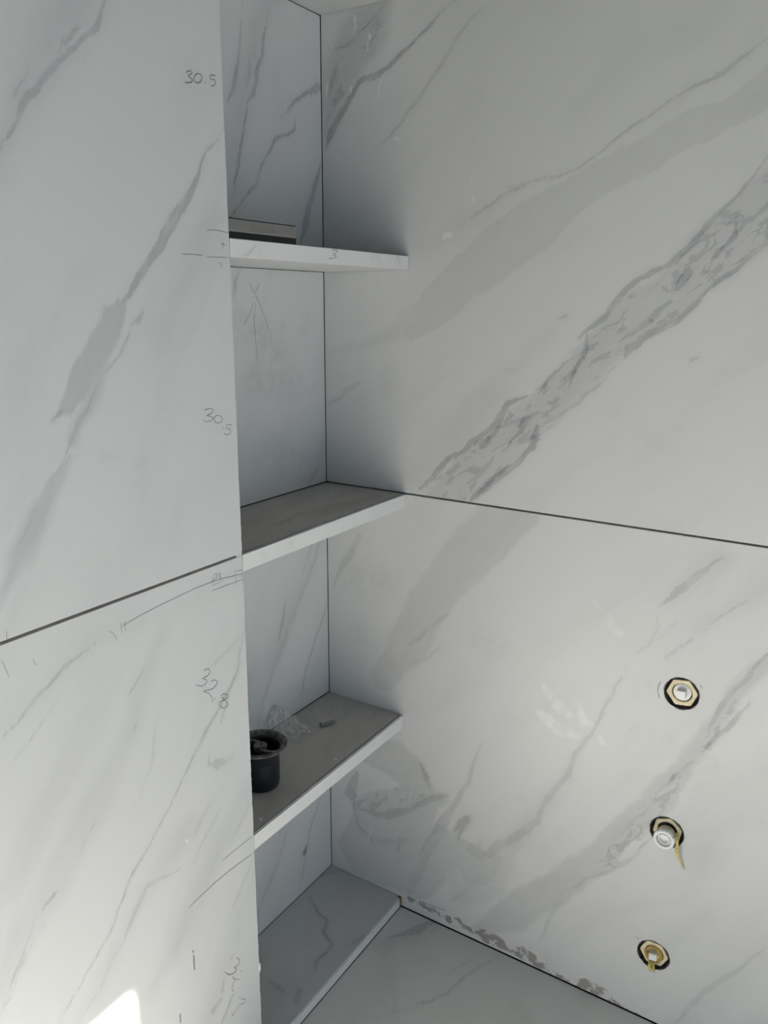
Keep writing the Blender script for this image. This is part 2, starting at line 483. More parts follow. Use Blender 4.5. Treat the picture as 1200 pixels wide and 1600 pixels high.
A_R_LO = art(uvR,
  band=[(.16, [(800,795,40),(750,850,45),(715,890,36),(680,930,34),(640,1000,30),(600,1060,20)], .15),
        (.14, [(1130,870,18),(1080,905,12),(1040,940,5)], .5),
        (.12, [(1230,890,20),(1150,945,10),(1080,985,6)], .6),
        (.22, [(1230,1020,16),(1150,1085,14),(1110,1150,14),(1075,1200,16),(1040,1240,24),(1000,1275,26),(960,1312,20),(920,1345,20),(870,1382,24),(800,1430,24),(750,1455,12)], .15),
        (.10, [(1230,1230,60),(1130,1260,50),(1080,1320,40)], .7),
        (.13, [(900,1180,4),(850,1270,8),(800,1318,12),(750,1350,20),(710,1370,24)], .5),
        (.20, [(560,1170,20),(615,1185,30),(640,1205,28),(655,1240,34),(640,1270,40),(600,1290,50),(570,1330,40),(640,1350,50),(690,1330,40),(730,1350,42),(770,1350,26)], .12), (.13, [(720,1400,20),(780,1390,14),(800,1340,10)], .3),
        (.26, [(600,1270,8),(640,1262,12),(690,1245,9)], .3),
        (.24, [(735,1275,5),(725,1290,9),(712,1300,5)], .2), (.2, [(755,1320,4),(740,1335,8),(765,1345,6)], .3),
        (.12, [(1100,1430,14),(1040,1480,10)], .8),
        (.08, [(1230,1480,20),(1130,1540,22),(1060,1600,20)], .6)],
  fleck=[(1, [(1060,1220,16),(1000,1290,26),(940,1350,18)]), (1, [(560,1250,20),(650,1240,20)]), (1, [(1150,1100,12),(1100,1180,14)])],
  vein=[(.20, [(1130,868,5),(1085,905,6),(1050,930,6),(1032,948,3)]), (.16, [(1190,922,2.5),(1150,950,3),(1098,985,2)]), (.16, [(1078,998,2.5),(1036,1028,2.5)]),
        (.10, [(1030,950,1.4),(1028,980,1.4),(1010,1010,2),(985,1025,2)]), (.10, [(1100,930,1.5),(1040,985,1.5),(1000,1020,1.5)]),
        (.16, [(975,1050,2),(950,1092,3),(925,1145,3),(900,1178,4),(885,1205,4),(852,1262,4),(842,1282,5),(815,1302,6),(780,1325,7),(760,1345,4)]),
        (.24, [(1205,1022,3),(1175,1058,4),(1145,1085,4),(1125,1110,5),(1108,1150,4)]), (.26, [(1172,1098,3),(1150,1130,5),(1120,1160,4),(1100,1180,5)]),
        (.22, [(1090,1195,7),(1070,1205,4),(1040,1230,2),(1000,1275,2),(960,1315,2)]), (.18, [(1040,1300,2),(990,1340,3),(930,1365,3),(880,1390,3)]),
        (.26, [(560,1262,3),(600,1272,7),(640,1265,4),(665,1250,6),(700,1240,6)]), (.24, [(560,1215,3),(552,1250,4),(560,1290,3),(585,1320,3)]), (.22, [(700,1265,3),(680,1300,4),(655,1340,4)]), (.2, [(800,1318,4),(770,1340,5),(745,1330,5)]), (.26, [(655,1190,5),(668,1215,5),(676,1232,3)]), (.22, [(545,1240,5),(560,1210,3)]),
        (.16, [(760,1160,1.5),(735,1200,3),(715,1245,4),(690,1300,5),(665,1345,6),(645,1380,6),(637,1400,5)]), (.24, [(712,1295,5),(730,1278,6),(718,1310,5)]),
        (.24, [(620,1310,3),(618,1330,2)]), (.16, [(560,1300,5),(600,1320,6),(640,1310,5)]), (.16, [(740,1325,8),(755,1340,8)]),
        (.14, [(1205,1478,2.5),(1160,1508,3.5),(1120,1535,4),(1075,1575,4),(1040,1600,3)]), (.12, [(885,1370,2),(862,1425,4),(845,1470,3)]),
        (.12, [(760,1370,3),(720,1400,3),(700,1408,2)]), (.14, [(560,840,14),(540,880,6),(520,920,4)]), (.1, [(690,1010,2),(640,1040,4)]),
        (.16, [(700,960,3),(640,1010,3)])],
  dirt=[(1, [(702,1436,5),(716,1441,6)]), (1, [(758,1462,10),(780,1473,9)]), (1, [(815,1486,8),(850,1510,7),(865,1522,4)]), (1, [(893,1528,5),(897,1540,6)]),
        (1, [(918,1540,12),(940,1556,14),(960,1570,8)]), (1, [(960,1576,4),(1010,1598,6)]), (1, [(640,1404,3),(1030,1605,3)])],
  smudge=[(.25, [(560,900,26),(600,905,20)]), (.35, [(990,1140,12),(1010,1142,10)]), (.35, [(1043,1157,6)]), (.3, [(1105,1192,8),(1115,1194,6)]), (.4, [(1015,1074,3)]), (.5, [(888,1214,4)]),
          (.25, [(750,1000,18),(780,1010,12)]), (.3, [(1120,920,6)]), (.3, [(700,1475,8),(860,1500,12)]), (.2, [(950,1070,1.5),(1050,1110,1.5)]), (.25, [(560,990,14),(620,1040,10)]), (.3, [(660,1412,5),(690,1420,4)]), (.25, [(960,1390,3)])],
  wipe=[(1, [(845,1112,7),(872,1140,11),(903,1152,5)]), (1, [(853,1072,4),(880,1105,10),(890,1115,6)]), (1, [(905,1095,4),(912,1125,8),(930,1130,3)]), (1, [(938,1150,4),(945,1162,4)]), (1, [(948,965,7),(955,985,8),(972,992,4)]), (1, [(930,940,2),(940,960,2)])],
  pale=[(1, [(582,1290,.8),(575,1315,.8)]), (.5, [(1055,875,1),(1075,880,.8)])])

A_L_UP = art(uvL,
  band=[(.24, [(120,-30,38),(80,60,36),(45,125,26),(20,190,14),(-8,250,10)], .9),
        (.30, [(185,480,12),(172,500,22),(150,545,24),(128,590,24),(105,628,18),(90,648,6)], .06),
        (.26, [(160,560,10),(145,620,12),(128,660,9),(110,710,9),(85,755,15),(60,810,19),(38,860,18),(12,925,10),(-5,965,6)], .2),
        (.10, [(340,320,6),(300,420,16),(250,520,16)], .5),
        (.06, [(110,700,14),(50,760,12),(0,800,10)], .9),
        (.05, [(380,700,16),(260,820,20),(150,950,20)], .9)],
  fleck=[(1, [(130,20,20),(70,120,14)])],
  vein=[(.26, [(162,-5,5),(145,35,6),(125,60,5),(100,90,4),(72,122,5),(50,155,8),(30,185,5),(18,210,3),(0,245,3)]),
        (.20, [(130,25,3),(115,40,2)]), (.18, [(45,110,4),(25,155,5),(15,165,3)]),
        (.30, [(346,190,.8),(330,215,1.5),(316,238,2),(304,265,4),(290,295,6),(274,330,8),(265,350,9),(246,382,8),(230,410,6),(215,430,7),(197,460,4),(185,478,2)]),
        (.2, [(219,482,4),(212,498,5),(203,508,6)]),
        (.22, [(205,505,2),(192,535,2),(180,560,2.5),(165,585,4)]), (.2, [(150,605,4),(132,645,4),(118,680,4),(105,712,4)]), (.24, [(95,640,5),(82,655,3)]),
        (.12, [(60,790,3),(30,860,3)]), (.08, [(140,80,2),(120,110,2)])],
  smudge=[(.10, [(290,110,14),(330,160,14)]), (.2, [(300,355,14),(345,350,12)]), (.35, [(325,340,5)]), (.12, [(270,220,14),(275,240,10)]), (.35, [(165,711,2),(187,712,2)]), (.5, [(219,722,3)]),
          (.25, [(205,775,6),(225,765,5)]), (.3, [(211,626,2)]), (.1, [(150,870,20),(130,900,20)])],
  pale=[(1, [(213,778,2)])])

A_L_LO = art(uvL,
  band=[(.11, [(255,985,10),(225,1060,16),(210,1130,18),(180,1190,22),(145,1260,28),(110,1330,30),(80,1400,34),(40,1460,28),(0,1540,24)], .35),
        (.07, [(160,1060,25),(130,1130,28),(100,1200,28),(60,1280,30),(20,1370,26)], .9),
        (.10, [(300,1290,18),(260,1350,16),(225,1400,14),(195,1450,12),(160,1520,14),(115,1610,14)], .4),
        (.14, [(385,1230,8),(350,1310,14),(320,1380,16),(290,1440,16),(262,1500,12),(235,1552,6)], .6),
        (.10, [(400,1350,5),(370,1450,12),(340,1540,12),(320,1610,12)], .6),
        (.10, [(190,960,10),(120,1030,12),(70,1080,12),(0,1130,10)], .9)],
  fleck=[(1, [(380,1440,6),(350,1540,10)])],
  vein=[(.22, [(158,1003,1.5),(112,1040,4),(72,1078,4),(40,1108,3),(0,1150,3)]),
        (.24, [(378,990,1.5),(372,1030,1.8),(366,1055,3),(355,1085,3),(340,1112,2),(318,1152,4),(297,1186,2),(280,1225,2),(262,1265,1.6),(240,1310,1.8),(215,1355,2.2),(200,1385,3),(182,1430,2),(160,1470,2),(130,1530,1.5),(95,1605,1.5)]),
        (.16, [(278,1362,3),(235,1385,4),(212,1425,5),(190,1475,2),(150,1550,1.5),(120,1605,1.5)]), (.18, [(330,1038,4),(345,1025,2),(370,1000,1.5)]),
        (.22, [(232,1030,3),(215,1060,2),(205,1080,2)]), (.18, [(208,1140,3),(206,1148,3)]),
        (.26, [(90,1400,4),(72,1420,3)]), (.20, [(60,1430,1.5),(50,1465,2.5),(40,1490,3),(15,1540,2),(-5,1585,2)]), (.18, [(75,1445,1.5),(40,1500,1.5),(5,1575,1.5)]),
        (.2, [(145,1290,2),(142,1300,2)]), (.16, [(135,1315,1.5),(125,1340,1.5)]), (.2, [(340,1190,6),(350,1185,3)]), (.18, [(330,1170,2),(328,1190,3),(342,1196,3),(368,1175,2)]),
        (.14, [(100,1085,1.5),(60,1130,2),(20,1190,2)]), (.10, [(250,1120,2),(235,1180,3),(215,1240,2)]), (.12, [(345,1260,2),(318,1310,3),(300,1350,2)]), (.12, [(392,1240,2),(372,1290,3),(350,1330,2)]), (.10, [(395,1340,2),(375,1390,3),(355,1440,2)]), (.12, [(355,1085,3),(348,1130,3)]), (.14, [(287,1455,1.5),(278,1480,2)]), (.2, [(335,1575,5),(345,1560,4)]), (.22, [(365,1550,2),(345,1600,2)]), (.1, [(330,1250,3),(300,1310,4)])],
  smudge=[(.18, [(380,905,14),(290,940,12),(190,990,14)]), (.3, [(182,992,9),(195,985,7)]), (.12, [(250,960,14)]), (.15, [(250,1330,20),(290,1300,20)]), (.25, [(257,1203,5)])],
  pale=[(1, [(290,1312,2),(295,1316,2)])])

A_N0 = art(uvN,
  band=[(.22, [(425,-20,14),(395,90,18),(375,160,14),(360,240,10)], .9), (.12, [(503,270,6),(488,320,10),(472,380,8)], .4), (.12, [(360,310,14),(372,290,10)], .9)],
  fleck=[(1, [(410,50,10),(380,140,12),(365,260,8)])],
  vein=[(.32, [(382,-5,1),(376,50,1.6),(372,100,2.4),(365,130,4),(352,165,4)]), (.34, [(424,10,1),(415,60,2.5),(408,90,3),(398,115,4),(394,150,4),(385,162,2),(378,200,2),(372,235,2.5),(366,270,2),(362,300,4)]),
        (.36, [(504,132,5),(492,140,5),(480,146,3),(462,160,2.5),(440,185,1.5)]), (.34, [(462,182,1.4),(460,198,2),(448,208,2),(432,215,2.5),(418,240,2),(405,262,2),(398,285,2),(382,305,1.5),(365,330,1.8),(357,345,2)]),
        (.3, [(504,255,1.5),(498,285,4),(485,320,5),(474,350,6),(466,380,6)])], smudge=[(.2, [(430,130,10),(450,190,8)])])
A_N1 = art(uvN, vein=[(.22, [(378,425,2),(370,445,3),(364,470,2)]), (.16, [(504,725,3),(492,745,4),(485,755,3)])], band=[(.08, [(500,700,12),(480,760,14)], .6)],
  smudge=[(.45, [(376,510,18),(420,530,18),(440,560,14)]), (.35, [(400,590,22),(450,600,22)]), (.3, [(420,700,20),(470,720,16)]), (.5, [(475,518,4),(480,500,2)]), (.6, [(426,423,4)]), (.4, [(400,710,8)]),
          (.9, [(466,594,1.5)]), (.9, [(414,716,2)]), (.9, [(464,739,2)]), (.9, [(474,744,2)]), (.9, [(406,720,2)]), (.8, [(420,535,1.5)]), (.8, [(440,510,1.2)])],
  dirt=[(1, [(426,424,2.5)])])
A_N2 = art(uvN, vein=[(.14, [(505,835,3),(490,880,3),(470,930,3),(450,975,5),(440,1010,5),(425,1050,3),(412,1095,3),(402,1140,3)]), (.24, [(446,945,4),(440,975,4),(432,1000,2)]), (.22, [(516,925,1.5),(505,965,1.8),(492,1000,1.5),(478,1050,2),(470,1095,3)]), (.16, [(490,845,1),(470,900,1.5)])],
  band=[(.16, [(500,840,10),(470,920,12),(440,990,12),(415,1070,10),(400,1130,8)], .9), (.1, [(386,1070,6),(400,1040,6)], .6)], smudge=[(.1, [(400,1120,10)])])
A_N3 = art(uvN, vein=[(.2, [(505,1225,1),(492,1270,2),(480,1330,2),(470,1385,2)]), (.14, [(450,1300,4),(425,1370,4),(400,1440,4)])], band=[(.08, [(450,1290,10),(420,1380,10)], .8)],
  dirt=[(1, [(476,1330,5),(478,1325,3)])], smudge=[(.7, [(476,1330,4)])])

def A_at_z(z, **k): return art(uvZ(z), **k)
A_FLOOR = A_at_z(0, vein=[(.18, [(790,1480,1),(760,1505,1.5),(725,1525,2.5),(700,1550,2),(655,1568,3),(640,1572,3)]), (.26, [(690,1432,5),(650,1452,7),(610,1462,6)]), (.12, [(660,1575,2),(610,1582,2),(575,1592,2)]), (.14, [(735,1500,1.5),(700,1520,1.5)])],
  band=[(.18, [(700,1435,6),(650,1455,10),(590,1475,8)], .8), (.05, [(820,1540,14),(700,1600,14)], .9)])
A_LEDGE = A_at_z(ZL, vein=[(.36, [(485,1398,1.4),(495,1425,2),(510,1435,2),(508,1455,2.5),(520,1475,2.5),(518,1485,2.5),(500,1500,3),(490,1525,3)]), (.18, [(610,1450,3),(560,1465,4),(535,1480,3)]), (.22, [(415,1530,2),(432,1540,5),(450,1550,2)]), (.2, [(470,1550,6),(466,1565,5)]), (.16, [(500,1370,2),(560,1358,3)])],
  band=[(.12, [(520,1490,14),(470,1540,18),(430,1545,16)], .9), (.12, [(600,1450,8),(560,1475,8),(500,1520,8)], .9), (.10, [(580,1380,14),(540,1370,10)], .9)])
A_S3 = A_at_z(Z3, smudge=[(.25, [(470,1150,20),(500,1170,16)])], pale=[(1, [(448,1201,3),(452,1201,1)]), (1, [(505,1160,2),(500,1165,2)])])
A_S2 = A_at_z(Z2, vein=[(.2, [(590,775,3),(520,790,3)]), (.16, [(480,800,3),(430,820,3)])], band=[(.2, [(610,772,5),(500,800,8)], .9)], smudge=[(.2, [(430,800,14),(520,780,14)])])

# ------------------------------------------------------------------ the setting
STEP = .0025
# right wall
HOLES = [(.3970, .4945, .0208), (.3971, .2990, .0212), (.3971, .1080, .0212)]
wr = box('wall_right', .0085, .10, REAR_Y, .24, -.02, 2.30, M_DARK); tag(wr, kind='structure')
tile('wall_tile', M_TILE, wr, pR, axis(-ND+.0008, 1.895, -ND, .62, STEP), axis(Z2+.0015, 1.90, Z2, 1.36, STEP), A_R_UP, 42)
tile('wall_tile', M_TILE, wr, pR, axis(-ND+.0008, 1.895, -ND, .62, STEP), axis(.0020, Z2-.0012, 0, Z2, STEP), A_R_LO, 50, holes=HOLES)
tile('wall_tile', M_TILE, wr, pR, axis(-ND+.0008, 1.895, 0, .1, .1), axis(1.903, 2.30, 0, 1.8, .2), {}, 42)
# left wall: block that carries the two big tiles, its end is the jamb of the niche
wl = box('wall_left', SIDE_X, -NW-.0065, .0085, .24, -.02, 2.30, M_DARK); tag(wl, kind='structure')
tile('wall_tile', M_TILE, wl, pL, axis(SIDE_X+.005, -NW, -.74, -NW, STEP), axis(Z2+.0017, 1.90, Z2, 1.25, STEP), A_L_UP, 60, rough_edge=('umax',))
tile('wall_tile', M_TILE, wl, pL, axis(SIDE_X+.005, -NW, -.74, -NW, STEP), axis(.0020, Z2-.0014, 0, Z2, STEP), A_L_LO, 62, rough_edge=('umax',))
tile('wall_tile', M_TILE, wl, pL, axis(SIDE_X+.005, -NW, -.74, -.7, .1), axis(1.903, 2.30, 0, 1.8, .2), {}, 60)
box('joint_filler', -NW-.0085, -NW-.0003, .0006, .006, Z2-.0014, Z2+.0017, M_CRUMB, wl)
bm = bmesh.new(); add_box(bm, -NW-.006, -NW-.0005, .0095, ND-.002, .001, 2.30)
from_bm('jamb_tile', bm, M_TILE, wl)
# back of the niche: one panel in each bay
wn = box('wall_niche', -NW-.0065, .0080, ND+.0085, .24, -.02, 2.30, M_DARK); tag(wn, kind='structure')
us = axis(-NW+.0002, -.0010, -NW, 0, STEP)
for (z0, z1, a, st) in ((Z1+.0012, ZB-.0008, A_N0, STEP), (Z2+.0014, Z1-T1-.0008, A_N1, STEP), (Z3+.0012, Z2-T2-.0008, A_N2, STEP), (ZL+.0008, Z3-T3-.0008, A_N3, STEP), (ZB+.02, 2.30, {}, .04)):
    tile('niche_tile', M_TILE, wn, pN, us, axis(z0, z1, z0, z1, st), a, 66)
# floor
fl = box('floor', SIDE_X, .0083, REAR_Y, .1405, -.06, -.0085, M_DARK); tag(fl, kind='structure')
tile('floor_tile', M_FLOOR, fl, pZ(0), axis(-1.10, -.0012, -.50, 0, STEP), axis(-1.10, -.0006, -.62, 0, STEP), A_FLOOR, 28)
tile('floor_tile', M_FLOOR, fl, pZ(0), axis(-1.10, -.0012, 0, 0, .1), axis(-1.89, -1.103, 0, 0, .1), {}, 28)
tile('floor_tile', M_FLOOR, fl, pZ(0), axis(SIDE_X+.005, -1.103, 0, 0, .1), axis(-1.89, -.0006, 0, 0, .1), {}, 28)
# ceiling, rear wall with the doorway, far side wall
tag(box('ceiling', SIDE_X, .10, REAR_Y-.12, .24, 2.30, 2.36, M_PLASTER), kind='structure')
bm = bmesh.new()
add_box(bm, SIDE_X-.12, DOOR_X0, REAR_Y-.12, REAR_Y, -.06, 2.30)
add_box(bm, DOOR_X1, .10, REAR_Y-.12, REAR_Y, -.06, 2.30)
add_box(bm, DOOR_X0, DOOR_X1, REAR_Y-.12, REAR_Y, DOOR_TOP, 2.30)
tag(from_bm('wall_rear', bm, M_PLASTER), kind='structure')
bm = bmesh.new()
add_box(bm, SIDE_X-.12, SIDE_X, REAR_Y, SW_Y0, -.06, 2.30)
add_box(bm, SIDE_X-.12, SIDE_X, SW_Y1, .0, -.06, 2.30)
add_box(bm, SIDE_X-.12, SIDE_X, SW_Y0, SW_Y1, -.06, SW_Z0)
add_box(bm, SIDE_X-.12, SIDE_X, SW_Y0, SW_Y1, SW_Z1, 2.30)
tag(from_bm('wall_side', bm, M_PLASTER), kind='structure')

# ------------------------------------------------------------------ shelves of the niche
def shelf(z, t, topart, name, label, frontart=None, under=None, topmat=None):
    root = empty(name, (-NW/2, ND/2, z-t))
    tag(root, label, 'shelf', 'tiled shelves across the niche')
    x0, x1 = -NW+.0007, -.0013
    box('core', x0+.001, x1+.0008, .0042, ND-.002, z-t+.0032, z-.0038, M_DARK, root)
    tile('top_tile', topmat or M_SHELF, root, pZ(z), axis(x0, x1, x0, x1, .003), axis(.0060, ND-.0006, 0, ND, .003), topart or {}, 20, depth=.003)
    f2 = lambda u, v, off=0: (u, -off, v)
    tile('front_tile', M_EDGE, root, f2, axis(x0, x1, x0, x1, .0025), axis(z-t+.0006, z-.0010, 0, 2, .0025), frontart or {}, 70, depth=.004)
    # underside, facing down
    dn = lambda u, v, off=0: (u, v, z-t-off)
    tile('underside_tile', M_TILE, root, dn, axis(x0, x1, x0, x1, .004), axis(.0058, ND-.0006, 0, ND, .004), under or {}, 5, depth=.003)
    return root
A_F1 = art(uvL, vein=[(.2, [(405,378,1),(398,385,1.2),(390,393,1.2),(378,396,1)]), (.2, [(407,388,1),(412,396,1)]), (.2, [(586,396,1),(595,416,1)]), (.2, [(619,400,1.2),(624,420,1.2)]), (.12, [(583,395,1.5),(584,413,1.5)])])
A_F2 = art(uvL, smudge=[(.3, [(455,850,5),(440,860,4)])], vein=[(.15, [(410,865,1),(418,875,1)])])
S1 = shelf(Z1, T1, {}, 'niche_shelf', 'upper marble niche shelf at eye level, with taupe bar on it', A_F1)
S2 = shelf(Z2, T2, A_S2, 'niche_shelf', 'middle marble niche shelf, empty, level with the dark tile joints', A_F2)
S3 = shelf(Z3, T3, A_S3, 'niche_shelf', 'lower marble niche shelf carrying the black drain cup')
S0 = shelf(ZB+.0185, .0185, {}, 'niche_shelf', 'topmost niche shelf, only its underside seen at top edge of photo')
# ledge at the bottom of the niche
led = empty('niche_ledge', (-NW/2, ND/2, 0))
tag(led, 'low marble ledge with pale front strip on the floor under the lowest shelf', 'ledge')
box('core', -NW, -.0035, .0045, ND, .001, ZL-.004, M_DARK, led)
tile('top_tile', M_LEDGE, led, pZ(ZL), axis(-NW+.0004, -.0012, -NW, 0, STEP), axis(.0012, ND-.0006, 0, ND, STEP), A_LEDGE, 30, depth=.0035)
tile('front_tile', M_EDGE, led, lambda u, v, off=0: (u, -off, v), axis(-NW-.0004, -.0045, -NW, 0, .004), axis(.0014, ZL-.0022, 0, 1, .004), {}, 70, depth=.004)
box('edge_foam', -.0040, -.0006, -.0015, .006, .002, ZL+.0008, M_WOOD, led, .0008)

# ------------------------------------------------------------------ pencil marks on the tiles
ribbons('pencil_number', [[(290,113),(297,110.5),(299.5,115),(294,119),(300,124),(298,129),(288.5,129.5)], oval(309,122.5,6.2,7.5,12,-90,270), [(319.5,129),(321,130)],
        [(336.5,118.5),(329,117.5),(328.5,124),(334.5,124.5),(336.5,129.5),(332.5,134.5),(328.5,133)]], uvL, pL, wl, .0011, label='pencilled 30.5 beside the top bay')
ribbons('pencil_number', [[(319,641),(327,638.5),(333,641),(330,646),(323,649),(331,651.5),(331,656),(323,659),(316.5,656)], oval(340.5,655,6.5,6,10,-90,270), [(348,668),(349.4,669)],
        [(362.5,664.5),(355,663),(353.5,669),(359,671),(360,676),(355,679.5),(349,677)]], uvL, pL, wl, .0009, label='pencilled 30.5 beside the second bay')
ribbons('pencil_number', [[(318,1048),(325,1045),(328,1050),(324,1056),(316,1060),(322,1062),(322,1067),(315,1072),(305,1070)], [(329,1065),(336,1062.5),(339,1068),(332,1076),(318,1080),(325,1083),(331,1090),(331,1098)], [(334.5,1092),(336,1093)],
        [(357,1087),(350,1084),(346,1088),(351,1094),(356,1100),(351,1106),(344,1104),(342,1098),(350,1093.5),(357,1088)]], uvL, pL, wl, .0009, label='pencilled 32.8 beside the third bay')
ribbons('pencil_number', [[(369,1496),(374,1500),(372,1508),(365,1511),(369,1514),(367,1519),(358,1523),(350,1518)], [(376,1516),(377.5,1518)], [(362,1526),(367,1530),(375,1530)], [(367,1530),(362,1545),(365,1548)], [(372.5,1557),(373.5,1559)],
        [(376,1560),(383,1562),(381,1567),(374,1570),(369,1578),(364,1586),(362,1582)]], uvL, pL, wl, .0009, label='pencilled number near the bottom edge')
ribbons('pencil_line', [[(322,360.5),(332,359),(345,361),(357,364.5)], [(283,397),(300,397.5),(316,399)], [(322,401.5),(358,402.5)], [(344,381),(351.5,383)], [(347.5,377),(348,389)], [(341,409),(346,415),(344,418)]], uvL, pL, wl, .0008)
ribbons('pencil_line', [[(381,896),(360,901),(340,906),(300,921)], [(380,905.5),(355,914),(330,924)], [(300,922),(262,940),(238,952),(215,964),(190,979)], [(170,985),(178,992),(182,1000)], [(188,972),(190,990)], [(194,970),(196,986)], [(365,893),(380,890)], [(367,892),(368,915)],
        [(330,912),(333,900),(338,896),(337,903),(332,908)], [(338,905),(341,896),(344,903),(348,904)], [(343,893),(345,906)], [(330,916),(342,910),(349,906)], [(10,985),(10,1000)], [(51,1030),(56,1040)], [(2,1030),(14,1058)]], uvL, pL, wl, .0006)
ribbons('pencil_line', [[(346,1346),(370,1326),(395,1306)], [(295,1418),(320,1394),(350,1367),(395,1333)]], uvL, pL, wl, .0007)
ribbons('pencil_line', [[(302.5,1492),(303,1505),(304,1515)], [(300.5,1485),(302,1488)], [(281,1583),(282,1598)]], uvL, pL, wl, .0020)
ribbons('pencil_line', [[(388,440),(396,456),(405,474),(415,500),(424,527)], [(405,443),(398,457)], [(396,472),(390,490),(381,508)], [(399,474),(397,500),(399,530),(402,562)]], uvN, pN, wn, .0008)
ribbons('pencil_number', [[(518.5,391.5),(522,390.5),(527,392),(523,396),(520,398),(525,400.5),(522,403),(513,404.5)]], uvL, pL, S1, .0008, label='pencilled 3 on the shelf front')
ribbons('pencil_line', [[(656,1407),(672,1414),(697,1423)]], uvR, pR, wr, .0016)
ribbons('pencil_line', [[(1030,1068),(1028,1080),(1031,1092)], [(1033,1064),(1030,1070)], [(1094,1070),(1098,1076)], [(993,1463),(999,1468)]], uvR, pR, wr, .0012)

